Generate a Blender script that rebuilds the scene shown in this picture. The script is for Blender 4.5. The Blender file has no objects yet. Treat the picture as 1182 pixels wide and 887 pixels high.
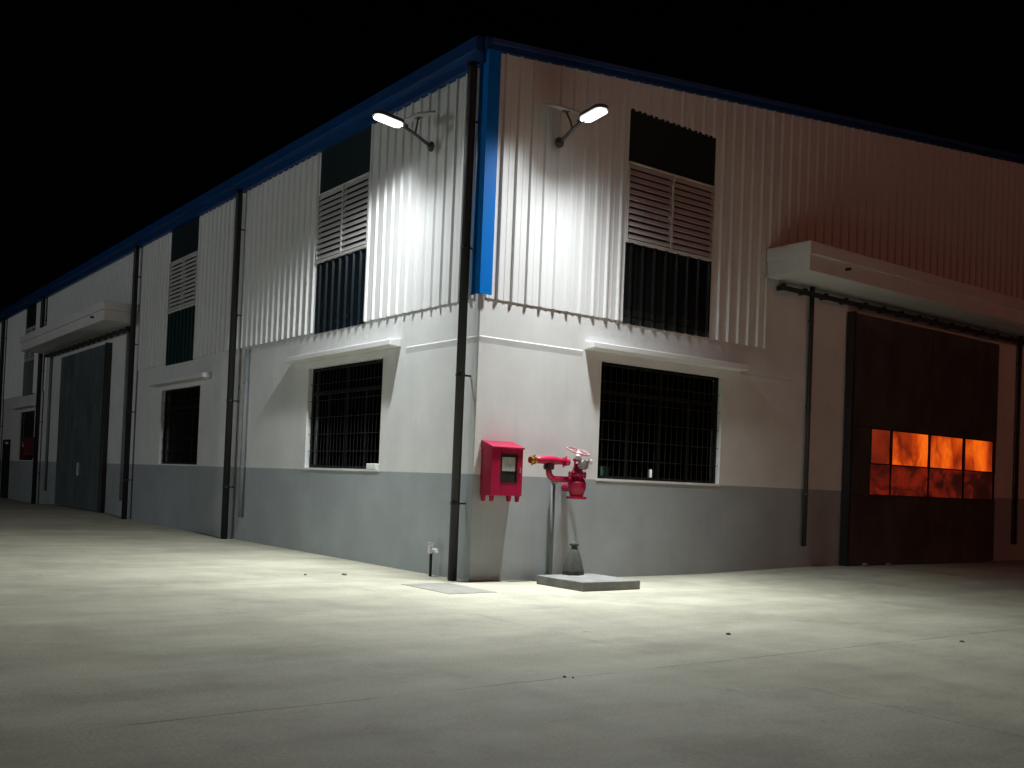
import bpy, bmesh, math, random
from mathutils import Vector, Matrix
random.seed(7)
S = bpy.context.scene
COL = S.collection

# ------------------------------------------------------------------ materials
def mat(name):
    m = bpy.data.materials.new(name); m.use_nodes = True
    nt = m.node_tree
    return m, nt, nt.nodes['Principled BSDF']
def N(nt, t, **kw):
    n = nt.nodes.new(t)
    for k, v in kw.items(): setattr(n, k, v)
    return n
def ramp(nt, fac, stops, interp='LINEAR'):
    r = N(nt, 'ShaderNodeValToRGB'); r.color_ramp.interpolation = interp
    el = r.color_ramp.elements
    while len(el) < len(stops): el.new(.5)
    for e, (p, c) in zip(el, stops):
        e.position = p; e.color = tuple(c) + (1,) if len(c) == 3 else c
    nt.links.new(fac, r.inputs[0]); return r.outputs[0]
def noise(nt, scale, detail=4, rough=.55, vec=None, mapscale=None):
    n = N(nt, 'ShaderNodeTexNoise'); n.inputs['Scale'].default_value = scale
    n.inputs['Detail'].default_value = detail; n.inputs['Roughness'].default_value = rough
    tc = N(nt, 'ShaderNodeTexCoord'); src = tc.outputs['Object']
    if mapscale:
        mp = N(nt, 'ShaderNodeMapping'); mp.inputs['Scale'].default_value = mapscale
        nt.links.new(src, mp.inputs[0]); src = mp.outputs[0]
    nt.links.new(src, n.inputs['Vector'])
    return n.outputs['Fac']
def mixc(nt, fac, a, b, mode='MIX'):
    m = N(nt, 'ShaderNodeMix', data_type='RGBA', blend_type=mode)
    if isinstance(fac, float): m.inputs[0].default_value = fac
    else: nt.links.new(fac, m.inputs[0])
    for s, v in ((m.inputs[6], a), (m.inputs[7], b)):
        if isinstance(v, (tuple, list)): s.default_value = tuple(v) + (1,) if len(v) == 3 else v
        else: nt.links.new(v, s)
    return m.outputs[2]
def math_(nt, op, a, b=None, c=None, clamp=False):
    m = N(nt, 'ShaderNodeMath', operation=op, use_clamp=clamp)
    for i, v in enumerate((a, b, c)):
        if v is None: continue
        if isinstance(v, (int, float)): m.inputs[i].default_value = v
        else: nt.links.new(v, m.inputs[i])
    return m.outputs[0]
def bump(nt, b, h, strength=.2, dist=.01):
    n = N(nt, 'ShaderNodeBump'); n.inputs['Strength'].default_value = strength; n.inputs['Distance'].default_value = dist
    nt.links.new(h, n.inputs['Height']); nt.links.new(n.outputs[0], b.inputs['Normal'])

def painted(name, col, rough=.6, var=.12, metal=0., scale=1.2, streak=0., bumpy=0., spec=.5):
    m, nt, b = mat(name)
    f = noise(nt, scale, 6, .6)
    dark = tuple(c * (1 - var) for c in col); light = tuple(min(1, c * (1 + var * .5)) for c in col)
    c = ramp(nt, f, [(.3, dark), (.7, light)])
    if streak:
        g = noise(nt, 3, 5, .6, mapscale=(4, 4, .25))
        s = ramp(nt, g, [(.55, (0, 0, 0)), (.8, (1, 1, 1))])
        c = mixc(nt, math_(nt, 'MULTIPLY', s, streak), c, tuple(x * .6 for x in col))
    nt.links.new(c, b.inputs['Base Color'])
    b.inputs['Roughness'].default_value = rough; b.inputs['Metallic'].default_value = metal
    b.inputs['Specular IOR Level'].default_value = spec
    if bumpy: bump(nt, b, noise(nt, 60, 5, .6), bumpy, .004)
    return m

M = {}
M['wall_white'] = painted('white_wall_paint', (.725, .735, .72), .75, .10, streak=.22, bumpy=.25, spec=.3)
M['wall_grey'] = painted('grey_wall_paint', (.36, .395, .41), .6, .14, streak=.25, bumpy=.25, spec=.35)
M['cladding'] = painted('white_coated_sheet', (.74, .75, .74), .42, .06, scale=.6, streak=.12)
M['trim_white'] = painted('white_trim', (.74, .74, .72), .6, .08, streak=.15)
M['slat'] = painted('louvre_coat', (.60, .59, .57), .5, .1, streak=.25)
M['blue'] = painted('blue_coated_sheet', (.0, .165, .58), .45, .12, scale=.8, spec=.15)
M['blue_shaded'] = painted('blue_coated_sheet_shaded', (.002, .042, .16), .45, .2, scale=.8, spec=.25)  # darker copy of the blue: shade on gutter and gable trim
M['roof'] = painted('blue_roof_sheet', (.02, .06, .2), .5, .15)
M['pipe'] = painted('charcoal_pipe', (.013, .015, .015), .5, .15, spec=.35)
M['pipe_grey'] = painted('grey_pipe', (.19, .215, .217), .6, .12, spec=.3)
M['dark_metal'] = painted('dark_metal', (.02, .02, .02), .4, .2)
M['track'] = painted('track_steel', (.022, .02, .019), .55, .25, spec=.3)
M['drain'] = painted('brown_grey_pipe', (.05, .044, .040), .6, .2, spec=.3)
M['alu'] = painted('dark_window_frame', (.007, .007, .007), .5, .15, spec=.25)
M['grille'] = painted('window_grille_steel', (.013, .013, .013), .55, .3, spec=.25)
M['inside'] = painted('dim_interior', (.12, .12, .115), .8, .2)
M['red'] = painted('red_gloss_paint', (.38, .003, .045), .42, .16, scale=5, streak=.25)
M['red_shaded'] = painted('red_paint_shaded', (.10, .004, .010), .5, .2, scale=5)  # red darkened so the far cabinet looks unlit
M['brass'] = painted('brass', (.55, .30, .07), .35, .15, metal=.9, scale=8)
M['chrome'] = painted('pale_metal', (.6, .57, .56), .35, .1, metal=.6, scale=8)
M['dusty_red'] = painted('faded_red_handwheel', (.42, .22, .22), .55, .2, scale=10)
M['lamp_body'] = painted('lamp_housing', (.06, .06, .062), .4, .1)
M['panel'] = painted('solar_cells', (.02, .025, .05), .2, .2, scale=20)
M['frame_pale'] = painted('panel_frame', (.5, .5, .5), .4, .1, metal=.5)
M['pad'] = painted('weathered_concrete', (.20, .205, .195), .85, .3, scale=5, streak=.2, bumpy=.5)
M['plate'] = painted('worn_cement_plate', (.215, .213, .185), .85, .22, scale=4, bumpy=.5)
M['stone'] = painted('stone', (.22, .21, .185), .9, .3, scale=30)
M['sack'] = painted('dark_cloth', (.07, .075, .065), .9, .4, scale=14, bumpy=.8)
M['hose'] = painted('reflection_grey', (.42, .44, .41), .6, .45, scale=14)  # grey tone of the reflection on the cabinet pane
M['tap'] = painted('pale_plastic', (.7, .72, .72), .5, .08, scale=20)
M['white_thing'] = painted('light_patch_white', (.8, .85, .8), .5, .05, scale=20)

def glass(name, tint, rough=.03, refl=.5, alpha=.55):
    m, nt, b = mat(name); nt.nodes.remove(b)
    out = nt.nodes['Material Output']
    t = N(nt, 'ShaderNodeBsdfTransparent'); t.inputs[0].default_value = tuple(tint) + (1,)
    g = N(nt, 'ShaderNodeBsdfGlossy'); g.inputs['Roughness'].default_value = rough
    fr = N(nt, 'ShaderNodeFresnel'); fr.inputs[0].default_value = 1.5
    mx = N(nt, 'ShaderNodeMixShader')
    nt.links.new(fr.outputs[0], mx.inputs[0]); nt.links.new(t.outputs[0], mx.inputs[1]); nt.links.new(g.outputs[0], mx.inputs[2])
    nt.links.new(mx.outputs[0], out.inputs[0]); return m
M['glass'] = glass('tinted_window_glass', (.32, .34, .34))

def sheet_clear(name, tint, body, opac):
    m, nt, b = mat(name); out = nt.nodes['Material Output']
    f = noise(nt, 1.5, 5, .6, mapscale=(3, 3, .5))
    nt.links.new(ramp(nt, f, [(.3, tuple(c * .7 for c in body)), (.7, body)]), b.inputs['Base Color'])
    b.inputs['Roughness'].default_value = .3
    t = N(nt, 'ShaderNodeBsdfTransparent'); t.inputs[0].default_value = tuple(tint) + (1,)
    mx = N(nt, 'ShaderNodeMixShader'); mx.inputs[0].default_value = opac
    nt.links.new(t.outputs[0], mx.inputs[1]); nt.links.new(b.outputs[0], mx.inputs[2]); nt.links.new(mx.outputs[0], out.inputs[0])
    return m
M['night'] = painted('dark_teal_sheet', (.014, .026, .030), .35, .25, scale=.9)
M['poly'] = sheet_clear('dark_translucent_corrugated_sheet', (.40, .50, .48), (.016, .062, .060), .5)
M['smoke'] = sheet_clear('smoked_translucent_sheet', (.52, .54, .53), (.03, .035, .034), .30)

M['poly_darker'] = sheet_clear('darker_blue_corrugated_sheet', (.40, .46, .5), (.014, .026, .034), .45)  # same sheet as poly, in a darker and bluer tint
# galvanised wavy door skin
def door_mat(name, col, rough, wave, metal=.75):
    m, nt, b = mat(name)
    f = noise(nt, 1.3, 5, .6, mapscale=(1.5, 1.5, .6))
    nt.links.new(ramp(nt, f, [(.3, tuple(c * .6 for c in col)), (.7, col)]), b.inputs['Base Color'])
    b.inputs['Metallic'].default_value = metal
    nt.links.new(ramp(nt, noise(nt, 2.2, 4), [(.3, (rough,) * 3), (.7, (rough * 1.7,) * 3)]), b.inputs['Roughness'])
    bump(nt, b, noise(nt, 1.1, 3, .5, mapscale=(1, 1, .5)), wave, .05)
    return m
M['door_steel'] = door_mat('dull_galvanised_door', (.18, .168, .16), .30, .6, .6)
M['door_teal'] = door_mat('dull_blue_green_door', (.15, .20, .21), .32, .2, .3)

# orange reflections in the crinkled metal door, painted as glowing panes
def reflection_mat(name, hot, mid, low, seed, gain, sc=(.62, 1, .42), turn=.35):
    """painted reflection: broad uneven glow, crossed by darker creases"""
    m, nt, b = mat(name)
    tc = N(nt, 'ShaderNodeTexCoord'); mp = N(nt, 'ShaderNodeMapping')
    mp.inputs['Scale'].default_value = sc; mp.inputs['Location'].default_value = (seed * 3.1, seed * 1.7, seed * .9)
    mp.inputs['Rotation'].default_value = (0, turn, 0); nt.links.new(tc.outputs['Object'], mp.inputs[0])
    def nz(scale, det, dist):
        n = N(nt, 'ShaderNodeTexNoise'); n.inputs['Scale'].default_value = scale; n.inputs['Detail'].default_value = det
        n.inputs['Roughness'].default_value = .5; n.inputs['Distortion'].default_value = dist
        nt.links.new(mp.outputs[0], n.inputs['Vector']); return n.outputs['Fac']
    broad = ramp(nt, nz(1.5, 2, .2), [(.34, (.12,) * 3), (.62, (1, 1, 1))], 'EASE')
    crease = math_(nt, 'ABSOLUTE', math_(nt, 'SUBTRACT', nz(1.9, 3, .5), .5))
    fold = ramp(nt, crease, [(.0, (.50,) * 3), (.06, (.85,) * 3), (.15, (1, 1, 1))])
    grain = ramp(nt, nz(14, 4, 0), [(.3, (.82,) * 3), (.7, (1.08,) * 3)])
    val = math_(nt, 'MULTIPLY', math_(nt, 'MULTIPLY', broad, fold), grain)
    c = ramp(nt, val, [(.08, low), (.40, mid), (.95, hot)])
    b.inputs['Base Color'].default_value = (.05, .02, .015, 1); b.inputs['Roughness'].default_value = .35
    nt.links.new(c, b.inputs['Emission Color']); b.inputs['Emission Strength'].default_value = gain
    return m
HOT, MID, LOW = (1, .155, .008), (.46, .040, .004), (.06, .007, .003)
M['refl_a'] = reflection_mat('painted_orange_reflection', HOT, MID, LOW, 1, 1.0)
M['refl_b'] = reflection_mat('painted_orange_reflection', HOT, MID, LOW, 2, .95)
M['refl_c'] = reflection_mat('painted_orange_reflection', HOT, MID, LOW, 4.4, 1.0)
M['refl_first'] = reflection_mat('painted_dull_red_reflection', (.30, .028, .006), (.22, .02, .006), (.12, .012, .005), 3, .8)
M['refl_low'] = reflection_mat('dim_painted_red_reflection', (.30, .018, .006), (.045, .006, .004), (.014, .003, .003), 5, .6, (.6, 1, .7), .1)

def emit(name, col, st):
    m, nt, b = mat(name)
    b.inputs['Base Color'].default_value = (.8, .8, .8, 1)
    b.inputs['Emission Color'].default_value = tuple(col) + (1,); b.inputs['Emission Strength'].default_value = st
    return m
M['lens'] = emit('lit_led_lens', (.95, 1, .97), 6)
M['exit'] = emit('green_glint_glow', (.35, .8, .6), 4)  # glow for a green reflection in the gable window
M['glint_pale'] = emit('pale_glint_glow', (.8, .9, .7), .45)  # glow for a pale reflection beside the green one

# concrete yard
def ground_mat():
    m, nt, b = mat('yard_concrete')
    tc = N(nt, 'ShaderNodeTexCoord'); sep = N(nt, 'ShaderNodeSeparateXYZ'); nt.links.new(tc.outputs['Object'], sep.inputs[0])
    big = noise(nt, .35, 6, .62); mid = noise(nt, 2.2, 7, .65); fine = noise(nt, 45, 4, .6)
    c = ramp(nt, big, [(.32, (.35, .342, .268)), (.68, (.465, .455, .358))])
    c = mixc(nt, .5, c, ramp(nt, mid, [(.3, (.74, .74, .74)), (.72, (1.12, 1.12, 1.1))]), 'MULTIPLY')
    c = mixc(nt, .55, c, ramp(nt, fine, [(.3, (.66, .66, .65)), (.7, (1.24, 1.24, 1.24))]), 'MULTIPLY')
    pat = noise(nt, .8, 8, .72)
    c = mixc(nt, .6, c, ramp(nt, pat, [(.36, (.76, .75, .73)), (.50, (1, 1, 1)), (.66, (1.10, 1.10, 1.10))]), 'MULTIPLY')
    # dirt tracks drawn along x
    tr = noise(nt, 1.1, 5, .6, mapscale=(.25, 1.3, 1))
    c = mixc(nt, .55, c, ramp(nt, tr, [(.38, (.74, .73, .70)), (.62, (1.06, 1.06, 1.05))]), 'MULTIPLY')
    # faint tyre arcs sweeping towards the doors
    wv = N(nt, 'ShaderNodeTexWave', wave_type='RINGS', rings_direction='Z'); wv.inputs['Scale'].default_value = .11; wv.inputs['Distortion'].default_value = 3.5
    wv.inputs['Detail'].default_value = 2; wv.inputs['Detail Scale'].default_value = .35
    mpw = N(nt, 'ShaderNodeMapping'); mpw.inputs['Location'].default_value = (14, 9, 0); nt.links.new(tc.outputs['Object'], mpw.inputs[0]); nt.links.new(mpw.outputs[0], wv.inputs['Vector'])
    ty = math_(nt, 'MULTIPLY', ramp(nt, wv.outputs['Fac'], [(.86, (0, 0, 0)), (.97, (1, 1, 1))]), ramp(nt, noise(nt, .9, 5, .7), [(.42, (0, 0, 0)), (.66, (.34, .34, .34))]))
    c = mixc(nt, ty, c, (.17, .165, .14))
    gr = noise(nt, 17, 2, .5)
    c = mixc(nt, ramp(nt, gr, [(.69, (0, 0, 0)), (.76, (.5, .5, .5))]), c, (.15, .145, .12))
    # small dark stains
    sp = noise(nt, 3.4, 3, .5)
    c = mixc(nt, ramp(nt, sp, [(.70, (0, 0, 0)), (.76, (.45, .45, .45))]), c, (.12, .115, .095))
    # saw-cut joints, wandering a little
    w = math_(nt, 'MULTIPLY', math_(nt, 'SUBTRACT', noise(nt, .8, 3), .5), .10)
    def joint(axis, off, step, half):
        a = math_(nt, 'ADD', math_(nt, 'ADD', sep.outputs[axis], off), w)
        f = math_(nt, 'PINGPONG', a, step / 2)
        return math_(nt, 'LESS_THAN', f, half)
    j = math_(nt, 'MAXIMUM', joint(1, 6.02, 6.45, .011), joint(0, 1.9, 6.4, .006))
    brk = ramp(nt, noise(nt, 1.7, 3), [(.40, (0, 0, 0)), (.55, (1, 1, 1))])
    j = math_(nt, 'MULTIPLY', j, brk)
    c = mixc(nt, math_(nt, 'MULTIPLY', j, .6), c, (.09, .085, .07))
    nt.links.new(c, b.inputs['Base Color'])
    nt.links.new(ramp(nt, mid, [(.3, (.68,) * 3), (.7, (.86,) * 3)]), b.inputs['Roughness'])
    b.inputs['Specular IOR Level'].default_value = .3
    h = math_(nt, 'ADD', math_(nt, 'MULTIPLY', mid, .6), math_(nt, 'MULTIPLY', fine, .25))
    bump(nt, b, h, .35, .012)
    return m
M['ground'] = ground_mat()

# ------------------------------------------------------------------ helpers
def tag(o, label=None, cat=None, group=None, kind=None):
    if label: o['label'] = label
    if cat: o['category'] = cat
    if group: o['group'] = group
    if kind: o['kind'] = kind
    return o
def empty(name, loc=(0, 0, 0), rz=0):
    o = bpy.data.objects.new(name, None); COL.objects.link(o)
    o.location = loc; o.rotation_euler = (0, 0, rz); o.empty_display_size = .1; return o
def obj(name, bm, mats, parent=None, smooth=False, bevel=0, recalc=True):
    if recalc: bmesh.ops.recalc_face_normals(bm, faces=bm.faces)
    me = bpy.data.meshes.new(name); bm.to_mesh(me); bm.free()
    for m in (mats if isinstance(mats, (list, tuple)) else [mats]): me.materials.append(m)
    o = bpy.data.objects.new(name, me); COL.objects.link(o)
    if smooth:
        for p in me.polygons: p.use_smooth = True
    if bevel:
        md = o.modifiers.new('bevel', 'BEVEL'); md.width = bevel; md.segments = 2; md.limit_method = 'ANGLE'
    if parent: o.parent = parent
    return o
def BM(): return bmesh.new()
def box(bm, x0, x1, y0, y1, z0, z1, mi=0, mtx=None):
    r = bmesh.ops.create_cube(bm, size=1)
    for v in r['verts']:
        v.co = Vector(((x0 + x1) / 2 + v.co.x * (x1 - x0), (y0 + y1) / 2 + v.co.y * (y1 - y0), (z0 + z1) / 2 + v.co.z * (z1 - z0)))
        if mtx: v.co = mtx @ v.co
    for f in {f for v in r['verts'] for f in v.link_faces}: f.material_index = mi
    return r['verts']
def ring_frame(d):
    d = d.normalized(); a = Vector((0, 0, 1)) if abs(d.z) < .9 else Vector((1, 0, 0))
    u = d.cross(a).normalized(); return u, d.cross(u).normalized()
def tube(bm, pts, r, n=16, caps=True, mi=0):
    pts = [Vector(p) for p in pts]; rs = r if isinstance(r, (list, tuple)) else [r] * len(pts)
    rings = []; u = None
    for i, p in enumerate(pts):
        d = (pts[min(i + 1, len(pts) - 1)] - pts[max(i - 1, 0)])
        if u is None: u, v = ring_frame(d)
        else:
            dn = d.normalized(); u = (u - dn * u.dot(dn)).normalized(); v = dn.cross(u).normalized()
        rings.append([bm.verts.new(p + (u * math.cos(2 * math.pi * k / n) + v * math.sin(2 * math.pi * k / n)) * rs[i]) for k in range(n)])
    fs = []
    for a, b in zip(rings, rings[1:]):
        for k in range(n): fs.append(bm.faces.new((a[k], a[(k + 1) % n], b[(k + 1) % n], b[k])))
    if caps:
        fs.append(bm.faces.new(rings[0][::-1])); fs.append(bm.faces.new(rings[-1]))
    for f in fs: f.material_index = mi
def arc(c, r, a0, a1, ax0, ax1, n=8):
    c = Vector(c); ax0 = Vector(ax0); ax1 = Vector(ax1)
    return [c + (ax0 * math.cos(a0 + (a1 - a0) * i / n) + ax1 * math.sin(a0 + (a1 - a0) * i / n)) * r for i in range(n + 1)]
def torus(bm, c, ax, R, r, n=28, m=8):
    c = Vector(c); d = Vector(ax).normalized(); u, v = ring_frame(d); g = []
    for i in range(n):
        a = 2 * math.pi * i / n; e = u * math.cos(a) + v * math.sin(a)
        g.append([bm.verts.new(c + e * (R + r * math.cos(2 * math.pi * k / m)) + d * r * math.sin(2 * math.pi * k / m)) for k in range(m)])
    for i in range(n):
        for k in range(m): bm.faces.new((g[i][k], g[(i + 1) % n][k], g[(i + 1) % n][(k + 1) % m], g[i][(k + 1) % m]))

# A facade maps (h along the wall, d outwards from the wall face, z) to world
class Facade:
    def __init__(s, kind): s.k = kind
    def p(s, h, d, z): return Vector((h, -d, z)) if s.k == 'R' else Vector((-d, h, z))
    def box(s, bm, h0, h1, d0, d1, z0, z1, mi=0):
        a = s.p(h0, d0, z0); b = s.p(h1, d1, z1)
        return box(bm, min(a.x, b.x), max(a.x, b.x), min(a.y, b.y), max(a.y, b.y), min(a.z, b.z), max(a.z, b.z), mi)
FR, FL = Facade('R'), Facade('L')

def cell_wall(F, hb, zb, holes, thick, name, parent, zmax=None, courses=()):
    """masonry with window openings; white above 1.5 m, grey below."""
    bm = BM(); hb = sorted(set(hb)); zb = sorted(set(zb)); V = {}
    def vert(h, d, z):
        k = (round(h, 4), round(d, 4), round(z, 4))
        if k not in V: V[k] = bm.verts.new(F.p(h, d, z))
        return V[k]
    def solid(i, j):
        if not (0 <= i < len(hb) - 1 and 0 <= j < len(zb) - 1): return False
        hc, zc = (hb[i] + hb[i + 1]) / 2, (zb[j] + zb[j + 1]) / 2
        if zmax and zc > zmax(hc): return False
        return not any(a < hc < b and c < zc < d for a, b, c, d in holes)
    for i in range(len(hb) - 1):
        for j in range(len(zb) - 1):
            if not solid(i, j): continue
            h0, h1, z0, z1 = hb[i], hb[i + 1], zb[j], zb[j + 1]; mi = 1 if z1 <= 1.501 else 0
            qs = [[(h0, 0, z0), (h1, 0, z0), (h1, 0, z1), (h0, 0, z1)], [(h0, -thick, z0), (h0, -thick, z1), (h1, -thick, z1), (h1, -thick, z0)]]
            if not solid(i - 1, j): qs.append([(h0, 0, z0), (h0, 0, z1), (h0, -thick, z1), (h0, -thick, z0)])
            if not solid(i + 1, j): qs.append([(h1, 0, z0), (h1, -thick, z0), (h1, -thick, z1), (h1, 0, z1)])
            if not solid(i, j - 1): qs.append([(h0, 0, z0), (h0, -thick, z0), (h1, -thick, z0), (h1, 0, z0)])
            if not solid(i, j + 1): qs.append([(h0, 0, z1), (h1, 0, z1), (h1, -thick, z1), (h0, -thick, z1)])
            for q in qs:
                f = bm.faces.new([vert(*c) for c in q]); f.material_index = mi
    bmesh.ops.recalc_face_normals(bm, faces=bm.faces)
    for (h0, h1, z0, z1) in courses:
        v = [bm.verts.new(F.p(h, d, z)) for h in (h0, h1) for d, z in ((.0005, z1), (.010, z1 - .018), (.0005, z1 - .10))]
        for q in ((0, 1, 4, 3), (1, 2, 5, 4), (0, 3, 5, 2), (0, 2, 1), (3, 4, 5)): bm.faces.new([v[i] for i in q])
    bmesh.ops.recalc_face_normals(bm, faces=bm.faces)
    return obj(name, bm, [M['wall_white'], M['wall_grey']], parent, recalc=False)

RIB, PITCH = .034, .2545
def rib_profile(h0, h1, phase=.02):
    """(h, bulge) of a trapezoidal ribbed sheet."""
    pts = [(h0, 0)]; k = math.floor((h0 - phase) / PITCH)
    while True:
        c = phase + k * PITCH; k += 1
        if c - .034 > h1: break
        for dh, b in ((-.032, 0), (-.014, RIB), (.014, RIB), (.032, 0), (.105, 0), (.112, .004), (.142, .004), (.149, 0)):
            h = c + dh
            if h0 + .001 < h < h1 - .001: pts.append((h, b))
    # close the ends level
    pts.append((h1, 0)); return pts
def ribbed(F, h0, h1, z0, z1, base, name, material, parent):
    bm = BM(); z1f = z1 if callable(z1) else (lambda h: z1); z0f = z0 if callable(z0) else (lambda h: z0)
    prev = None
    for h, b in rib_profile(h0, h1):
        a = bm.verts.new(F.p(h, base + b, z0f(h) + random.uniform(-.003, .003))); t = bm.verts.new(F.p(h, base + b, z1f(h)))
        if prev: bm.faces.new((prev[0], a, t, prev[1]))
        prev = (a, t)
    o = obj(name, bm, material, parent)
    md = o.modifiers.new('gauge', 'SOLIDIFY'); md.thickness = .003; md.offset = 0
    return o

# ------------------------------------------------------------------ ground
def sm(a, b, x):
    t = min(1, max(0, (x - a) / (b - a))); return t * t * (3 - 2 * t)
def gz(x, y):
    fr = sm(4.0, 8.2, x) * (1 - sm(15, 19, x)) * (sm(-4.5, 0, y) if y < 0 else 1 - sm(1, 4, y))
    fl = sm(14, 18, y) * (1 - sm(24.5, 27, y)) * (sm(-5, 0, x) if x < 0 else 1 - sm(1, 4, x))
    return .085 * max(fr, fl)
bm = BM()
rng = lambda a, b, s: [a + i * s for i in range(int(round((b - a) / s)) + 1)]
gx = [-400, -150, -60, -25, -12] + rng(-8, 22, .5) + [30, 45, 80, 160, 400]
gy = [-400, -150, -60, -25, -12] + rng(-8, 30, .5) + [36, 45, 80, 160, 400]
g = [[bm.verts.new((x, y, gz(x, y))) for y in gy] for x in gx]
for i in range(len(gx) - 1):
    for j in range(len(gy) - 1): bm.faces.new((g[i][j], g[i + 1][j], g[i + 1][j + 1], g[i][j + 1]))
tag(obj('ground', bm, M['ground'], smooth=True), kind='structure')

# ------------------------------------------------------------------ the factory
W_X, L_Y, EAVE, SLOPE, RIDGE = 37.0, 42.0, 7.36, .1135, 18.5
rake = lambda x: 7.47 + SLOPE * min(x, 2 * RIDGE - x)
fac = empty('factory_building')
tag(fac, 'long white corrugated factory building with grey lower wall and blue roof trim', 'building')

WR = (2.30, 5.05, 1.52, 3.33)
WA, WB, WC = (2.70, 5.45, 1.53, 3.34), (11.10, 13.83, 1.53, 3.35), (28.2, 30.93, 1.53, 3.35)
cell_wall(FR, [.2, 2.3, 5.05, 6.06, W_X], [-.3, 1.5, WR[2], WR[3], 4.06, 5.76], [WR], .2, 'wall', fac,
          zmax=lambda h: 4.06 if h < 6.06 else 5.8, courses=[(.012, 1.9, 3.425, 3.45), (5.45, 6.9, 3.425, 3.45)])
cell_wall(FL, [0, WA[0], WA[1], WB[0], WB[1], 16, 26.6, WC[0], WC[1], L_Y], [-.3, 1.5, 1.53, WA[3], 3.35, 4.06, 5.76], [WA, WB, WC], .2, 'wall', fac,
          zmax=lambda h: 5.8 if 16 < h < 26.6 else 4.06, courses=[(.0, 1.98, 3.425, 3.45)])
bm = BM(); box(bm, W_X - .2, W_X, .21, L_Y - .21, -.3, 7.4); obj('wall', bm, M['wall_white'], fac)
bm = BM()
pts = [(.21, 0 - .3), (W_X, -.3), (W_X, 7.3), (RIDGE, 9.5), (.21, 7.3)]
a = [bm.verts.new((x, L_Y - .2, z)) for x, z in pts]; b = [bm.verts.new((x, L_Y, z)) for x, z in pts]
bm.faces.new(a); bm.faces.new(b[::-1])
for k in range(5): bm.faces.new((a[k], b[k], b[(k + 1) % 5], a[(k + 1) % 5]))
obj('wall', bm, M['wall_white'], fac)

# corrugated sheets
CL = .012; ZB = 3.985
UR, UA, UB, UC = (2.69, 4.66), (3.37, 5.28), (11.64, 13.58), (28.55, 30.35)
rk = lambda x: rake(x) - .01
ribbed(FR, .08, UR[0], ZB, rk, CL, 'cladding', M['cladding'], fac)
ribbed(FR, UR[0], UR[1], 7.31, rk, CL, 'cladding', M['cladding'], fac)
ribbed(FR, UR[1], 6.055, lambda h: ZB - .045, rk, CL, 'cladding', M['cladding'], fac)
ribbed(FR, 6.055, 18.5, 5.74, rk, CL, 'cladding', M['cladding'], fac)
ribbed(FR, 18.5, W_X, ZB, rk, CL, 'cladding', M['cladding'], fac)
for a, b, z in ((.15, UA[0], ZB), (UA[1], UB[0], ZB), (UB[1], 15.98, ZB), (15.98, 26.55, 5.76), (26.55, UC[0], ZB), (UC[1], L_Y, ZB)):
    ribbed(FL, a, b, z, 7.42, CL, 'cladding', M['cladding'], fac)

# roof slabs
for sgn in (0, 1):
    bm = BM()
    xs = ((-.05, RIDGE) if sgn == 0 else (RIDGE, W_X + .05)); v = []
    for y in (-.12, L_Y + .12):
        for x in xs:
            for dz in (.075, .14): v.append(bm.verts.new((x, y, rake(x) + dz)))
    for q in ((0, 1, 3, 2), (4, 6, 7, 5), (0, 4, 5, 1), (2, 3, 7, 6), (1, 5, 7, 3), (0, 2, 6, 4)): bm.faces.new([v[i] for i in q])
    obj('roof', bm, M['roof'], fac)
# gable edge trim
bm = BM(); v = []
for x in (-.12, RIDGE):
    for (d, dz) in ((CL + .045, -.005), (CL + .07, -.012), (CL + .07, .16), (.02, .16), (.02, -.005)): v.append(bm.verts.new((x, -d, rake(x) + dz)))
for k in range(5): bm.faces.new((v[k], v[(k + 1) % 5], v[5 + (k + 1) % 5], v[5 + k]))
bm.faces.new(v[:5][::-1]); bm.faces.new(v[5:])
obj('gable_trim', bm, M['blue_shaded'], fac)
# eaves gutter: folded blue sheet with a lip and a set back lower band
bm = BM()
prof = [(.10, 7.29), (.125, 7.28), (.125, 7.40), (.225, 7.425), (.24, 7.44), (.24, 7.62), (.215, 7.635), (.0, 7.635), (.0, 7.29)]
v0 = [bm.verts.new((-d, .02, z)) for d, z in prof]; v1 = [bm.verts.new((-d, L_Y + .1, z)) for d, z in prof]
for k in range(len(prof)): bm.faces.new((v0[k], v0[(k + 1) % len(prof)], v1[(k + 1) % len(prof)], v1[k]))
bm.faces.new(v0); bm.faces.new(v1[::-1])
gut = obj('gutter', bm, M['blue_shaded'], fac)
# corner trim: folded angle wrapping both sheets
bm = BM()
o1 = .062
poly = [(-o1 - .01, .15), (-o1 - .01, -o1 - .01), (.135, -o1 - .01), (.135, -.058), (.12, -.058), (.12, -o1), (-o1, -o1), (-o1, .135), (-.058, .135), (-.058, .15)]
lo = [bm.verts.new((x, y, 4.02)) for x, y in poly]; hi = [bm.verts.new((x, y, 7.475)) for x, y in poly]
n = len(poly)
for k in range(n): bm.faces.new((lo[k], lo[(k + 1) % n], hi[(k + 1) % n], hi[k]))
bm.faces.new(lo[::-1]); bm.faces.new(hi)
obj('corner_trim', bm, M['blue'], fac)
# white flashing at the foot of the canopy end on the gable
bm = BM(); FR.box(bm, 6.045, 6.068, .014, .055, 3.93, 5.19); obj('edge_trim', bm, M['cladding'], fac)

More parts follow.
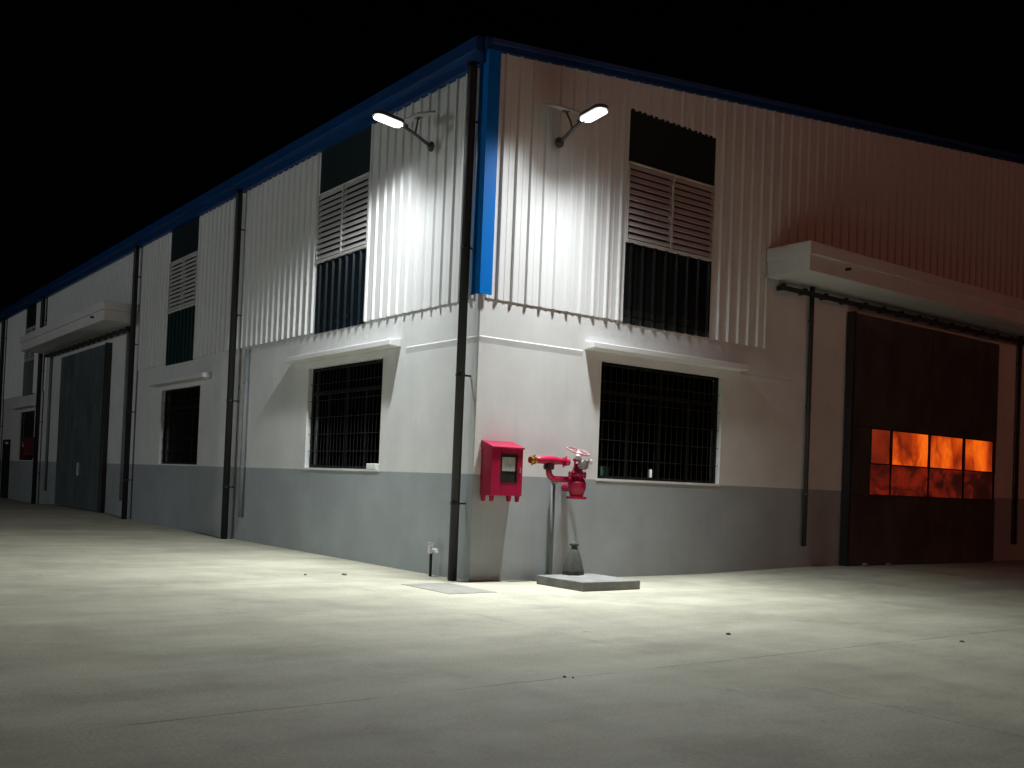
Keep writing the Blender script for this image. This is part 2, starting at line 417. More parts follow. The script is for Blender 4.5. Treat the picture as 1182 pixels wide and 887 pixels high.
# downpipes with clips
def pipe(F, h, d, z0, z1, r, m, name='drainpipe', clips=3, top=None, shoe=False):
    bm = BM(); pts = [F.p(h, d, z0), F.p(h, d, z1)]
    if top: pts += [F.p(h, top[0], top[1])] if len(top) == 2 else [F.p(*q) for q in top]
    tube(bm, pts, r, 18)
    o = obj(name, bm, m, fac, smooth=True)
    o.data.polygons[-1].use_smooth = o.data.polygons[-2].use_smooth = False
    for k in range(clips):
        z = z0 + (z1 - z0) * (k + .6) / clips
        if 3.9 < z < 4.1: z += .3
        bm = BM(); tube(bm, [F.p(h, d, z - .02), F.p(h, d, z + .02)], r + .006, 18)
        F.box(bm, h - .012, h + .012, .002 if z < 4 else CL - .02, d - r * .8, z - .012, z + .012)
        obj('clip', bm, m, o)
    return o
for h, r in ((.17, .064), (8.79, .07), (15.93, .07), (26.85, .075), (34.0, .075)):
    pipe(FL, h, .175, 0.0, 7.20, r, M['pipe'], clips=4, top=(.19, 7.30))
pipe(FL, 8.26, .06, .48, 3.93, .045, M['pipe_grey'], clips=2)
for h in (16.74, 25.75): pipe(FL, h, .06, .50, 5.25, .045, M['pipe_grey'], clips=3)
for h in (7.30, 14.90): pipe(FR, h, .07, .46, 5.20, .042, M['drain'], clips=3)

# canopies over the sliding doors
def canopy(F, h0, h1, zb):
    e = empty('canopy', F.p((h0 + h1) / 2, 0, zb)); e.parent = fac
    T = Matrix.Translation(-e.location)
    bm = BM(); F.box(bm, h0 + .03, h1 - .03, .001, .90, zb, zb + .275)
    bmesh.ops.transform(bm, matrix=T, verts=bm.verts); obj('slab', bm, M['trim_white'], e, bevel=.008)
    bm = BM(); F.box(bm, h0, h1, .001, .935, zb + .278, zb + .50)
    bmesh.ops.transform(bm, matrix=T, verts=bm.verts); obj('fascia', bm, M['trim_white'], e, bevel=.012)
    bm = BM(); hs = h0 + 1.05 * (1 if True else 0); tube(bm, [F.p(hs, .88, zb + .17), F.p(hs, .99, zb + .165)], .03, 12)
    bmesh.ops.transform(bm, matrix=T, verts=bm.verts); obj('spout', bm, M['dark_metal'], e)
canopy(FR, 6.07, 16.12, 5.20); canopy(FL, 16.0, 26.45, 5.25)

# window hoods
def hood(F, h0, h1, zt, depth=.21):
    bm = BM(); v = []
    for h in (h0, h1):
        for d, z in ((.001, zt - .07), (depth, zt - .055), (depth, zt + .035), (.001, zt + .07)): v.append(bm.verts.new(F.p(h, d, z)))
    for k in range(4): bm.faces.new((v[k], v[(k + 1) % 4], v[4 + (k + 1) % 4], v[4 + k]))
    bm.faces.new(v[:4][::-1]); bm.faces.new(v[4:])
    obj('window_hood', bm, M['trim_white'], fac, bevel=.01)
hood(FR, 1.95, 5.45, 3.53); hood(FL, 2.15, 6.05, 3.53); hood(FL, 10.4, 14.35, 3.53); hood(FL, 27.6, 31.5, 3.545)

# lower windows: frame, panes, grille
def window(F, r):
    h0, h1, z0, z1 = r
    e = empty('window', F.p((h0 + h1) / 2, 0, z0)); e.parent = fac; T = Matrix.Translation(-e.location)
    def fin(name, bm, m, **k):
        bmesh.ops.transform(bm, matrix=T, verts=bm.verts); return obj(name, bm, m, e, **k)
    bm = BM(); D0, D1 = -.15, -.09; fw = .05; zt = z1 - .46
    F.box(bm, h0 + .002, h1 - .002, D0, D1, z0 + .002, z0 + fw); F.box(bm, h0 + .002, h1 - .002, D0, D1, z1 - fw, z1 - .002)
    F.box(bm, h0 + .002, h0 + fw, D0, D1, z0 + fw, z1 - fw); F.box(bm, h1 - fw, h1 - .002, D0, D1, z0 + fw, z1 - fw)
    F.box(bm, h0 + fw, h1 - fw, D0 + .004, D1 - .004, zt - .03, zt + .03)
    hm = (h0 + h1) / 2; F.box(bm, hm - .025, hm + .025, D0 + .006, D1 - .006, zt + .03, z1 - fw)
    w = h1 - h0
    for q in (.25, .5, .75): F.box(bm, h0 + w * q - .03, h0 + w * q + .03, D0 + .006, D1 - .006, z0 + fw, zt - .03)
    fin('frame', bm, M['alu'])
    bm = BM(); F.box(bm, h0 + .03, h1 - .03, -.123, -.117, z0 + .03, z1 - .03); fin('pane', bm, M['glass'])
    bm = BM(); nb = 22
    for k in range(1, nb):
        h = h0 + w * k / nb; tube(bm, [F.p(h, -.062, z0 + .004), F.p(h, -.062, z1 - .004)], .006, 6)
    for k in range(1, 6):
        z = z0 + (z1 - z0) * k / 6; tube(bm, [F.p(h0 + .004, -.050, z), F.p(h1 - .004, -.050, z)], .006, 6)
    fin('grille', bm, M['grille'])
    bm = BM(); F.box(bm, h0 - .03, h1 + .03, .001, .010, z0 - .035, z0 - .006); fin('sill', bm, M['trim_white'])
for F, r in ((FR, WR), (FL, WA), (FL, WB), (FL, WC)): window(F, r)

# tall strip windows: smoked sheet, louvre, ribbed translucent sheet
def strip(F, u, ztop, lower):
    h0, h1 = u
    e = empty('strip_window', F.p((h0 + h1) / 2, 0, 4.0)); e.parent = fac; T = Matrix.Translation(-e.location)
    def fin(o): o.parent = e; o.matrix_parent_inverse = T; return o
    L0, L1 = 5.28, 6.48
    bm = BM(); zt = ztop if callable(ztop) else (lambda h: ztop); nq = 6
    q0 = [(bm.verts.new(F.p(h0 + .004 + (h1 - h0 - .008) * k / nq, CL + .004, L1 + .022)), bm.verts.new(F.p(h0 + .004 + (h1 - h0 - .008) * k / nq, CL + .004, zt(h0)))) for k in range(nq + 1)]
    for a, b in zip(q0, q0[1:]): bm.faces.new((a[0], b[0], b[1], a[1]))
    o = fin(obj('upper_pane', bm, M['night'], None)); md = o.modifiers.new('gauge', 'SOLIDIFY'); md.thickness = .004
    fin(ribbed(F, h0 + .004, h1 - .004, 3.955, L0 - .02, CL - .004, 'lower_pane', M[lower], None))
    bm = BM(); hm = (h0 + h1) / 2
    for a, b in ((h0 + .006, h0 + .022), (hm - .018, hm + .018), (h1 - .022, h1 - .006)): F.box(bm, a, b, CL - .05, CL + .028, L0 + .002, L1 - .002)
    F.box(bm, h0 + .006, h1 - .006, CL - .05, CL + .036, L0 - .05, L0); F.box(bm, h0 + .006, h1 - .006, CL - .05, CL + .03, L1, L1 + .02)
    fin(obj('louvre_frame', bm, M['slat'], None))
    bm = BM(); n = 12
    for a, b in ((h0 + .023, hm - .019), (hm + .019, h1 - .023)):
        for k in range(n):
            z = L0 + (L1 - L0) * (k + .15) / n; v = []
            for h in (a, b):
                for d, dz in ((CL + .026, 0), (CL + .030, .004), (CL - .012, .086), (CL - .016, .082)): v.append(bm.verts.new(F.p(h, d, z + dz)))
            for q in ((0, 1, 5, 4), (1, 2, 6, 5), (2, 3, 7, 6), (3, 0, 4, 7), (0, 3, 2, 1), (4, 5, 6, 7)): bm.faces.new([v[i] for i in q])
    fin(obj('louvre', bm, M['slat'], None))
    for z in (4.10, 7.0):
        bm = BM(); F.box(bm, h0, h1, -.09, -.01, z, z + .09); fin(obj('girt', bm, M['girt'], None))
    bm = BM(); F.box(bm, hm - .03, hm + .03, -.009, CL - .012, 4.20, L0 - .08); fin(obj('mullion', bm, M['girt'], None))
M['girt'] = painted('yellowed_steel_girt', (.42, .38, .16), .6, .3, scale=6)
strip(FR, UR, lambda h: 7.34, 'smoke'); strip(FL, UA, 7.42, 'poly_darker'); strip(FL, UB, 7.42, 'poly'); strip(FL, UC, 7.42, 'poly')

# sliding doors
def part_at(F, e, name, bm, m, **k):
    bmesh.ops.transform(bm, matrix=Matrix.Translation(-e.location), verts=bm.verts); return obj(name, bm, m, e, **k)
def track(F, e, h0, h1, z, d0):
    bm = BM(); F.box(bm, h0, h1, d0, d0 + .06, z, z + .075)
    n = int((h1 - h0) / .62)
    for k in range(n + 1):
        h = h0 + .12 + (h1 - h0 - .24) * k / n
        F.box(bm, h - .035, h + .035, .002, d0 - .001, z + .01, z + .085); F.box(bm, h - .03, h + .03, d0 - .02, d0 + .045, z + .0755, z + .115)
    return part_at(F, e, 'track', bm, M['track'])
DR0, DR1 = 8.52, 13.84
e = empty('sliding_door', FR.p((DR0 + DR1) / 2, 0, .08)); e.parent = fac
seams = [8.52, 9.84, 11.19, 12.52, 13.84]; d0, d1 = .10, .15
for a, b in zip(seams, seams[1:]):
    for z0, z1, tilt in ((.11, 1.43, .0), (2.74, 4.88, .0)):
        bm = BM(); FR.box(bm, a + .004, b - .004, d0, d1 + random.uniform(-.006, .006), z0, z1)
        bmesh.ops.subdivide_edges(bm, edges=bm.edges, cuts=0)
        part_at(FR, e, 'door_sheet', bm, M['door_steel'])
bm = BM(); FR.box(bm, DR0 + .004, 9.13, d0, d1, 1.44, 2.73); part_at(FR, e, 'door_sheet', bm, M['door_steel'])
rows = [(2.055, 2.715, ['refl_first', 'refl_a', 'refl_b', 'refl_c'])]
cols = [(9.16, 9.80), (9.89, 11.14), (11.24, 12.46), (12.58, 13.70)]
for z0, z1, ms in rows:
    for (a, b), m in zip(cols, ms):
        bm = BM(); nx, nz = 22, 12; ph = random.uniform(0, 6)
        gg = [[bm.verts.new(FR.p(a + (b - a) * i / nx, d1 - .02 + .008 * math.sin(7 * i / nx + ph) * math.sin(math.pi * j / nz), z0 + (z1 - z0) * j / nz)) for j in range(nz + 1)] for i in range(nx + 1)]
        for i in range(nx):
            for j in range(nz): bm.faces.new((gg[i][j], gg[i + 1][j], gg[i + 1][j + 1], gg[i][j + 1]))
        o = part_at(FR, e, 'reflection_pane', bm, M[m], smooth=True); o['label'] = 'orange reflection painted as a glowing pane' if m != 'refl_first' else 'dull red narrow reflection painted as a glowing pane'
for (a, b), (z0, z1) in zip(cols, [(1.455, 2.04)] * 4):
    bm = BM(); FR.box(bm, a, b, d0, d1 - .004 if z0 < 2 else d1 + .009, z0, z1); o = part_at(FR, e, 'dim_reflection_pane', bm, M['refl_low']); o['label'] = 'dark door sheet with a faint red reflection painted on'
bm = BM(); FR.box(bm, 9.13, DR1 - .004, d0 + .002, d1 - .028, 1.44, 2.73)
part_at(FR, e, 'door_backing', bm, M['dark_metal'])
bm = BM()
for a in (9.14, 9.845, 11.19, 12.52, 13.77): FR.box(bm, a - .02, a + .02, d1 - .026, d1 + .006, 2.05, 2.73); FR.box(bm, a - .008, a + .008, d1 - .026, d1 + .002, 1.44, 2.045)
for z in (1.442, 2.047, 2.728): FR.box(bm, 9.12, 13.80, d1 - .024, d1 + .008, z - .012, z + .012)
part_at(FR, e, 'door_rib', bm, M['dark_metal'])
bm = BM(); FR.box(bm, DR0 - .07, DR0 - .002, .02, d1 + .03, .09, 4.9); part_at(FR, e, 'door_edge', bm, M['dark_metal'])
track(FR, e, 6.28, 15.7, 5.0, .12)
DL0, DL1 = 18.55, 23.87
e = empty('sliding_door', FL.p((DL0 + DL1) / 2, 0, .08)); e.parent = fac
for a, b in ((DL0, 21.2), (21.2, DL1)):
    bm = BM(); FL.box(bm, a + .006, b - .006, .10, .15, .11, 4.92); part_at(FL, e, 'door_leaf', bm, M['door_teal'])
bm = BM(); FL.box(bm, DL0 - .10, DL0 - .002, .02, .18, .09, 4.95); part_at(FL, e, 'door_edge', bm, M['dark_metal'])
bm = BM(); FL.box(bm, 21.0, 21.04, .1505, .20, 1.1, 1.5); part_at(FL, e, 'handle', bm, M['chrome'])
track(FL, e, 16.5, 26.2, 5.10, .12)
# small dark side door at the far end
e = empty('side_door', FL.p(32.9, 0, 0)); e.parent = fac
bm = BM(); FL.box(bm, 32.4, 33.4, .003, .05, .01, 2.15); part_at(FL, e, 'door_leaf', bm, M['dark_metal'])
bm = BM(); FL.box(bm, 32.30, 32.398, .003, .07, .01, 2.25); FL.box(bm, 33.402, 33.5, .003, .07, .01, 2.25); FL.box(bm, 32.30, 33.5, .003, .066, 2.255, 2.33); part_at(FL, e, 'frame', bm, M['alu'])

# ------------------------------------------------------------------ solar wall lamps
def lamp(rot, loc, label, pan_side):
    """built facing local -Y (outwards), wall at y=0, then turned."""
    R = empty('solar_wall_lamp', loc, rot); tag(R, label, 'lamp', 'solar lamps on the upper wall near the corner')
    bm = BM(); tube(bm, [(0, -.10, 0), (0, -.125, 0)], .075, 18); tube(bm, [(0, -.125, 0), (0, -.15, .01)], .05, 14); obj('wall_flange', bm, M['lamp_body'], R)
    bm = BM(); tube(bm, [(0, -.12, 0), (0, -.42, .125), (0, -.56, .175), (0, -.68, .192)], .026, 14); obj('arm', bm, M['lamp_body'], R, smooth=True)
    # head
    e = empty('lamp_head', (0, -.86, .215)); e.parent = R; e.rotation_euler = (math.radians(-6), 0, 0)
    def capsule(l, w, z0, z1, n=8):
        bm = BM(); out = []
        for sx, sy, a0 in ((1, -1, -90), (1, 1, 0), (-1, 1, 90), (-1, -1, 180)):
            for k in range(n + 1):
                a = math.radians(a0 + 90 * k / n); r = w * .42
                out.append(((w / 2 - r) * sx + r * math.cos(a), (l / 2 - r) * sy + r * math.sin(a)))
        lo = [bm.verts.new((x, y, z0)) for x, y in out]; hi = [bm.verts.new((x * .9, y * .96, z1)) for x, y in out]; m = len(out)
        for k in range(m): bm.faces.new((lo[k], lo[(k + 1) % m], hi[(k + 1) % m], hi[k]))
        bm.faces.new(lo[::-1]); bm.faces.new(hi); return bm
    obj('housing', capsule(.50, .25, 0, .055), M['lamp_body'], e)
    obj('lens', capsule(.45, .205, -.022, -.0005), M['lens'], e)
    bm = BM(); tube(bm, [(0, .20, .03), (0, .32, .015)], .034, 12); obj('knuckle', bm, M['lamp_body'], e, smooth=True)
    # solar panel on a short post
    sx = pan_side
    p = empty('solar_panel', (sx, -.36, .395)); p.parent = R; p.rotation_euler = (math.radians(19), 0, 0)
    bm = BM(); box(bm, -.24, .24, -.17, .17, -.012, .012); obj('backing', bm, M['frame_pale'], p, bevel=.004)
    bm = BM(); box(bm, -.225, .225, -.155, .155, .0125, .016); obj('cells', bm, M['panel'], p)
    bm = BM(); tube(bm, [(0, -.40, .13), (sx * .15, -.38, .24), (sx * .6, -.36, .375)], .016, 10)
    box(bm, sx * .6 - .05, sx * .6 + .05, -.40, -.32, .366, .378); obj('panel_bracket', bm, M['lamp_body'], R)
    return R
lamp(0, (1.21, 0, 6.42), 'lit white solar lamp on the gable wall, right of the blue corner trim', -.16)
lamp(-math.pi / 2, (0, 1.31, 6.40), 'lit white solar lamp on the eaves side wall, left of the corner drainpipe', .0)

# LED optics: light thrown down and forwards, cut off towards the wall it hangs on
def led(name, loc, wall, power, lat=0):
    L = bpy.data.lights.new(name, 'POINT'); L.energy = power; L.shadow_soft_size = .15; L.color = (.95, .985, 1)
    L.use_nodes = True; nt = L.node_tree; em = nt.nodes['Emission']
    tc = N(nt, 'ShaderNodeTexCoord'); sp = N(nt, 'ShaderNodeSeparateXYZ'); nt.links.new(tc.outputs['Normal'], sp.inputs[0])
    down = math_(nt, 'MULTIPLY', sp.outputs[2], -1.0)
    to = math_(nt, 'MAXIMUM', sp.outputs[1] if wall == 'y' else sp.outputs[0], 0.0)
    t = math_(nt, 'DIVIDE', to, math_(nt, 'SQRT', math_(nt, 'SUBTRACT', 1.0001, math_(nt, 'MULTIPLY', to, to))))
    g = math_(nt, 'POWER', math_(nt, 'DIVIDE', t, .16), 1.55)
    prof = math_(nt, 'MULTIPLY_ADD', math_(nt, 'DIVIDE', 1.0, math_(nt, 'ADD', g, 1.0)), .994, .006)
    cut = N(nt, 'ShaderNodeMapRange', interpolation_type='SMOOTHSTEP'); cut.inputs[1].default_value = .55; cut.inputs[2].default_value = 1.5
    cut.inputs[3].default_value = 1; cut.inputs[4].default_value = .05; nt.links.new(t, cut.inputs[0])
    prof = math_(nt, 'MULTIPLY', math_(nt, 'MULTIPLY', prof, cut.outputs[0]), math_(nt, 'POWER', math_(nt, 'MAXIMUM', down, .001), 1.6))
    mr = N(nt, 'ShaderNodeMapRange', interpolation_type='SMOOTHSTEP'); mr.inputs[1].default_value = .10; mr.inputs[2].default_value = .42
    nt.links.new(down, mr.inputs[0])
    st = math_(nt, 'MULTIPLY', prof, mr.outputs[0])
    if lat:
        q = math_(nt, 'DIVIDE', math_(nt, 'MAXIMUM', sp.outputs[0], 0.0), math_(nt, 'MULTIPLY', math_(nt, 'MAXIMUM', down, .04), lat))
        st = math_(nt, 'DIVIDE', st, math_(nt, 'ADD', math_(nt, 'MULTIPLY', q, q), 1.0))
    if wall == 'x':      # this head is turned a little along the wall, away from the corner
        q = math_(nt, 'DIVIDE', sp.outputs[1], math_(nt, 'MAXIMUM', down, .04))
        st = math_(nt, 'MULTIPLY', st, math_(nt, 'MULTIPLY_ADD', math_(nt, 'MINIMUM', math_(nt, 'MAXIMUM', q, -.4), 3.0), .95, 1.0))
    nt.links.new(st, em.inputs['Strength'])
    o = bpy.data.objects.new(name, L); COL.objects.link(o); o.location = loc; return o
PW = 4800
led('led_light', (1.21, -.87, 6.585), 'y', PW, .9)
led('led_light', (-.87, 1.31, 6.565), 'x', PW * .74)

# ------------------------------------------------------------------ hose cabinet
def cabinet(loc, rz, label, scale=(1, 1, 1), red='red'):
    R = empty('hose_cabinet', loc, rz); R.scale = scale
    tag(R, label, 'cabinet', 'red fire hose cabinets on the wall')
    w, d, h = .27, .25, .74
    bm = BM()
    # shell as a frame round the viewing window
    a0, a1, c0, c1 = -.10, .165, .20, .57
    zt_f = h - .07
    box(bm, -w, w, -.245, -.0, .0, .012); box(bm, -w, -w + .012, -.245, 0, .012, zt_f); box(bm, w - .012, w, -.245, 0, .012, zt_f)
    box(bm, -w + .012, w - .012, -.016, -.002, .012, zt_f)
    box(bm, -w, a0, -.262, -.2455, .0, zt_f); box(bm, a1, w, -.262, -.2455, 0, zt_f)
    box(bm, a0, a1, -.262, -.2455, 0, c0); box(bm, a0, a1, -.262, -.2455, c1, zt_f)
    v = []
    for x in (-w - .012, w + .012):
        for y, z in ((-.285, zt_f - .012), (-.285, zt_f + .012), (0, h + .03), (0, zt_f - .0)): v.append(bm.verts.new((x, y, z)))
    for q in ((0, 1, 5, 4), (1, 2, 6, 5), (2, 3, 7, 6), (3, 0, 4, 7), (0, 3, 2, 1), (4, 5, 6, 7)): bm.faces.new([v[i] for i in q])
    obj('body', bm, M[red], R, bevel=.004)
    bm = BM(); box(bm, a0 + .02, a1 - .02, -.2505, -.2455, c0 + .145, c1 - .03); obj('reflection_plate', bm, M['hose'], R)  # plate painted as yard light reflected in the pane
    bm = BM(); box(bm, a0 + .001, a1 - .001, -.2445, -.2405, c0 + .001, c1 - .001); obj('pane', bm, M['dark_metal'], R)
    bm = BM()
    for x0, x1, z0, z1 in ((a0 - .018, a0, c0 - .018, c1 + .018), (a1, a1 + .018, c0 - .018, c1 + .018), (a0, a1, c0 - .018, c0), (a0, a1, c1, c1 + .018)): box(bm, x0, x1, -.266, -.2625, z0, z1)
    obj('window_frame', bm, M['dark_metal'], R)
    bm = BM(); box(bm, -w + .03, w - .03, -.20, -.02, .014, .25); obj('tray', bm, M['dark_metal'], R)
    for x in (-w + .035, w - .06):
        for y in (-.235, -.04):
            bm = BM(); vv = box(bm, x - .032, x + .032, y - .02, y + .02, -.085, -.0005)
            for q in vv:
                if q.co.z < -.04: q.co.x = x + (q.co.x - x) * .6
            obj('leg', bm, M[red], R)
    bm = BM(); box(bm, w - .06, w - .045, -.283, -.262, .33, .40); obj('handle', bm, M['chrome'], R)
    return R
cabinet((.385, -.003, 1.215), 0, 'bright red hose cabinet with glass window on short legs beside the corner drainpipe')
cabinet((-.003, 27.75, 1.70), -math.pi / 2, 'far red box cabinet, darkened as in shade, on the unlit wall beyond the left sliding door', (1.0, 1.7, .88), 'red_shaded')

# ------------------------------------------------------------------ fire brigade inlet
R = empty('fire_inlet', (1.37, -.30, 0)); tag(R, 'red two-way fire inlet with handwheel valve on the wall between cabinet and window', 'fire inlet')
bm = BM()      # elbow and cross pipe
pts = [(-.27, 0, 1.66), (-.27, 0, 1.60)] + arc((-.15, 0, 1.60), .12, math.pi, 1.5 * math.pi, (1, 0, 0), (0, 0, 1), 8) + [(.26, 0, 1.48)]
tube(bm, pts, .044, 18); obj('pipe', bm, M['red'], R, smooth=True)
bm = BM(); tube(bm, [(-.27, 0, 1.625), (-.27, 0, 1.65)], .08, 20); tube(bm, [(-.27, 0, 1.655), (-.27, 0, 1.68)], .08, 20)
for k in range(6):
    a = k * math.pi / 3; tube(bm, [(-.27 + .066 * math.cos(a), .066 * math.sin(a), 1.61), (-.27 + .066 * math.cos(a), .066 * math.sin(a), 1.695)], .009, 6)
obj('flange', bm, M['dark_metal'], R)
bm = BM(); tube(bm, [(-.27, 0, 1.675), (-.27, 0, 1.73)], .055, 18)
tube(bm, [(-.55, -.02, 1.735), (-.44, -.01, 1.74), (-.33, 0, 1.745), (-.2, 0, 1.745), (-.1, -.01, 1.74), (-.01, -.02, 1.735)], [.046, .05, .062, .066, .05, .046], 18); obj('inlet_body', bm, M['red'], R, smooth=True)
for s, x in ((-1, -.55), (1, -.01)):
    bm = BM(); tube(bm, [(x, -.02, 1.735), (x + s * .035, -.024, 1.734)], .062, 18); tube(bm, [(x + s * .036, -.024, 1.734), (x + s * .085, -.028, 1.733)], .05, 18)
    for k in range(4):
        a = k * math.pi / 2 + .4; y, z = -.02 + .062 * math.cos(a), 1.735 + .062 * math.sin(a); tube(bm, [(x + s * .018, y, z), (x + s * .018, -.02 + .085 * math.cos(a), 1.735 + .085 * math.sin(a))], .012, 6)
    obj('coupling', bm, M['brass'] if s < 0 else M['red'], R)
bm = BM()      # valve body
tube(bm, [(.27, 0, 1.20), (.27, 0, 1.235)], .15, 24)
tube(bm, [(.27, 0, 1.2355), (.27, 0, 1.36), (.27, 0, 1.44), (.27, 0, 1.52)], [.095, .135, .135, .09], 22)
tube(bm, [(.27, 0, 1.5205), (.27, 0, 1.55)], .135, 24); tube(bm, [(.27, 0, 1.5555), (.27, 0, 1.585)], .135, 24)
for k in range(6):
    a = k * math.pi / 3 + .2; tube(bm, [(.27 + .115 * math.cos(a), .115 * math.sin(a), 1.50), (.27 + .115 * math.cos(a), .115 * math.sin(a), 1.605)], .012, 6)
tube(bm, [(.27, .10, 1.36), (.27, .296, 1.36)], .055, 16)
obj('valve_body', bm, M['red'], R)
bm = BM(); tube(bm, [(.27, 0, 1.586), (.27, 0, 1.62), (.27, 0, 1.72)], [.10, .075, .045], 18); tube(bm, [(.20, -.02, 1.60), (.20, -.02, 1.76)], .014, 8); tube(bm, [(.34, .02, 1.60), (.34, .02, 1.76)], .014, 8)
tube(bm, [(.18, -.02, 1.77), (.36, .02, 1.77)], .022, 8); obj('bonnet', bm, M['red'], R)
bm = BM(); tube(bm, [(.30, -.13, 1.70), (.30, -.05, 1.70)], .07, 18); tube(bm, [(.36, -.08, 1.74), (.45, -.09, 1.75)], .042, 14); tube(bm, [(.20, -.09, 1.80), (.24, -.05, 1.86)], .05, 14); obj('cap', bm, M['chrome'], R)
bm = BM(); torus(bm, (.27, 0, 1.90), (.1, -.35, 1), .17, .014)
for k in range(5):
    a = k * 2 * math.pi / 5 + .3; d = Vector((.1, -.35, 1)).normalized(); u, v = ring_frame(d); c = Vector((.27, 0, 1.90)); tube(bm, [c, c + (u * math.cos(a) + v * math.sin(a)) * .165], .009, 6)
tube(bm, [(.27, 0, 1.76), (.27, 0, 1.93)], .016, 10); obj('handwheel', bm, M['dusty_red'], R, smooth=True)
bm = BM(); tube(bm, [(0.0, .215, .0), (0.0, .215, 1.42)], .034, 14); tube(bm, [(0, .215, 1.42), (0, .15, 1.46), (0, .04, 1.478)], .034, 14); obj('riser_pipe', bm, M['pipe_grey'], R, smooth=True)

# pad, cloth bundle, cover plate, tap, stones
bm = BM(); box(bm, -.52, .52, -.50, .50, -.05, .125)
tag(obj('concrete_pad', bm, M['pad'], bevel=.012), 'low square grey concrete pad against the wall under the red valve', 'concrete pad').location = (1.30, -1.02, 0)
bm = BM(); n = 30; rings = []
for i, (z, r) in enumerate(((.0, .155), (.06, .15), (.18, .12), (.30, .088), (.37, .055), (.395, .036), (.41, .05), (.43, .062), (.46, .045), (.475, .01))):
    rings.append([bm.verts.new((r * (1 + (.16 if i < 5 else .3) * math.sin(k * 2 * math.pi / n * 9 + i * .2)) * math.cos(2 * math.pi * k / n), r * (1 + .12 * math.sin(k * 2 * math.pi / n * 7 + .5)) * .8 * math.sin(2 * math.pi * k / n), z)) for k in range(n)])
for a, b in zip(rings, rings[1:]):
    for k in range(n): bm.faces.new((a[k], a[(k + 1) % n], b[(k + 1) % n], b[k]))
bm.faces.new(rings[0][::-1]); bm.faces.new(rings[-1])
o = obj('cloth_bundle', bm, M['sack'], smooth=True); o.location = (1.36, -.62, .126)
tag(o, 'dark grey ribbed cloth bundle tied at its top, standing on the concrete pad', 'bundle')
bm = BM(); box(bm, -.36, .36, -.58, .58, -.03, .006)
o = obj('drain_cover', bm, M['plate'], bevel=.003); o.location = (-.78, -.66, 0); tag(o, 'flat rectangular cement drain cover in the yard at the building corner', 'drain cover')
R = empty('standpipe_tap', (-.14, .80, 0)); tag(R, 'short dark standpipe with pale tap at the wall foot beside the corner drainpipe', 'tap')
bm = BM(); tube(bm, [(0, 0, 0), (0, 0, .33)], .021, 12); obj('pipe', bm, M['pipe'], R, smooth=True)
bm = BM(); tube(bm, [(0, 0, .33), (0, 0, .45)], .05, 14); tube(bm, [(0, 0, .38), (.02, -.11, .385), (.02, -.125, .35)], .024, 12); obj('spout', bm, M['tap'], R)
bm = BM(); tube(bm, [(0, 0, .45), (0, 0, .475)], .018, 10); box(bm, -.05, .05, -.014, .014, .4755, .492); obj('handle', bm, M['tap'], R)
def stone(x, y, s, label):
    s *= .75
    bm = BM(); bmesh.ops.create_icosphere(bm, subdivisions=2, radius=1)
    for v in bm.verts: v.co = Vector((v.co.x * s * random.uniform(.85, 1.25), v.co.y * s * random.uniform(.8, 1.1), v.co.z * s * .6 * random.uniform(.8, 1.1)))
    o = obj('stone', bm, M['stone']); o.location = (x, y, gz(x, y) + s * .35); o.rotation_euler.z = random.uniform(0, 6); tag(o, label, 'stone', 'small stones on the yard')
for x, y, s, l in ((-1.83, 1.37, .03, 'small dark stone on the yard left of the larger one, nearer the side wall window'), (-1.29, 1.25, .045, 'larger dark stone on the yard near the corner, left of the drain cover'),
                   (-3.26, -6.0, .018, 'tiny left stone of the pair at the bottom centre of the yard'), (-3.22, -6.05, .014, 'tiny right stone of the pair at the bottom centre of the yard'),
                   (9.0, -.20, .09, 'grey lump at the left foot of the dark sliding door'), (9.75, -.22, .07, 'smaller lump at the door foot, right of the bigger one'),  # two lumps at the door foot, in the same material as the stones
                   (-.35, -5.0, .03, 'small single stone in the middle of the open yard'), (1.6, -6.3, .03, 'small single stone on the right part of the yard')): stone(x, y, s, l)

# glowing shapes put in for reflections in the right window
bm = BM(); box(bm, -.11, .11, -.015, .015, 0, .14)
o = obj('glint_panel', bm, M['exit'], bevel=.01); o.location = (2.62, .16, 1.575); tag(o, 'glowing pale green panel put in for a reflection in the lower left of the gable window', 'reflected light')
bm = BM(); tube(bm, [(0, 0, 0), (0, 0, .12), (0, 0, .16), (0, 0, .20)], [.05, .05, .02, .02], 14)
o = obj('glint', bm, M['glint_pale'], smooth=True); o.location = (3.55, .16, 1.575); tag(o, 'glowing shape put in for a small pale reflection in the gable window, right of the green one', 'glint')

bm = BM(); box(bm, -.05, .05, -.16, .16, 0, .095)  # white block added where lamp light makes a bright patch
o = obj('light_patch_block', bm, M['white_thing'], bevel=.012); o.location = (.045, 2.95, 1.5305); tag(o, 'white block put in as a bright light patch on the sill of the side window nearest the corner', 'block')

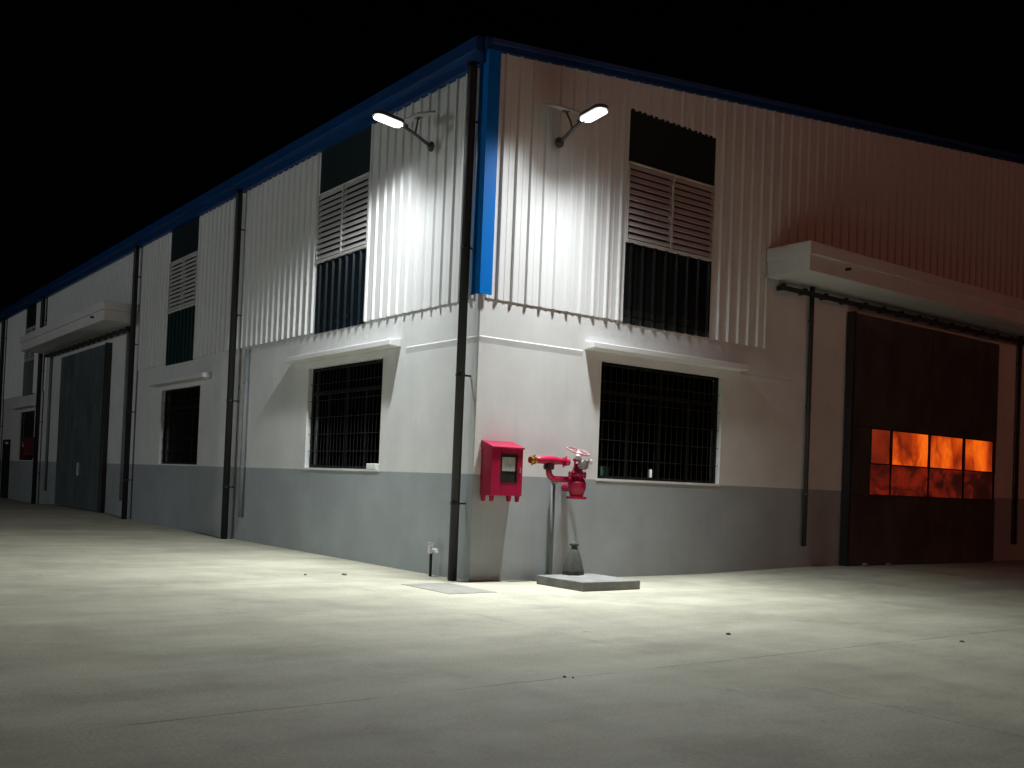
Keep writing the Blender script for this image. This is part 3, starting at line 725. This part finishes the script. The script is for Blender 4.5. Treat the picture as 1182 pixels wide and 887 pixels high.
# ------------------------------------------------------------------ light
w = bpy.data.worlds.new('World'); S.world = w; w.use_nodes = True
nt = w.node_tree; bg = nt.nodes['Background']
sky = N(nt, 'ShaderNodeTexSky'); sky.sky_type = 'NISHITA'; sky.sun_disc = False
sky.sun_elevation = math.radians(9); sky.sun_rotation = math.radians(130)
nt.links.new(sky.outputs[0], bg.inputs[0]); bg.inputs[1].default_value = .00012
# faint red glow of the district, low from the right
sun = bpy.data.lights.new('sun', 'SUN'); sun.energy = .14; sun.color = (1, .30, .20); sun.angle = math.radians(16)
so = bpy.data.objects.new('sun', sun); COL.objects.link(so)
az = math.radians(-85); el = math.radians(9)      # direction towards the source
d = Vector((math.cos(az) * math.cos(el), math.sin(az) * math.cos(el), math.sin(el)))
so.rotation_euler = d.to_track_quat('Z', 'Y').to_euler(); so.location = (20, -20, 10)

# unseen point light added out of frame to brighten the left wall
yl = bpy.data.lights.new('left_wall_fill', 'POINT'); yl.energy = 2400; yl.shadow_soft_size = 2.5; yl.color = (.93, .97, 1)
yo = bpy.data.objects.new('left_wall_fill', yl); COL.objects.link(yo); yo.location = (-25, 12, 7)

# ------------------------------------------------------------------ camera
cam = bpy.data.cameras.new('camera'); co = bpy.data.objects.new('camera', cam); COL.objects.link(co); S.camera = co
r2 = Vector((0.8006746, -0.59777684, 0.03978739)); u2 = Vector((-0.04436117, 0.00707348, 0.99899052)); fw = Vector((0.59745483, 0.80163135, 0.02085452))
m = Matrix((r2, u2, -fw)).transposed().to_4x4(); m.translation = (-8.03403942, -11.6649643, 1.39322604); co.matrix_world = m
cam.sensor_fit = 'HORIZONTAL'; cam.sensor_width = 36; cam.lens = 1169.9 / 1182 * 36
cam.shift_y = (533.616 - 443.5) / 1182; cam.clip_start = .05; cam.clip_end = 2000

# ------------------------------------------------------------------ render
S.render.engine = 'CYCLES'; S.cycles.use_denoising = True
try: S.cycles.denoiser = 'OPENIMAGEDENOISE'
except Exception: pass
S.cycles.max_bounces = 8; S.cycles.transparent_max_bounces = 24; S.cycles.sample_clamp_indirect = 6
S.view_settings.view_transform = 'Standard'; S.view_settings.look = 'None'; S.view_settings.gamma = 1; S.view_settings.exposure = 0
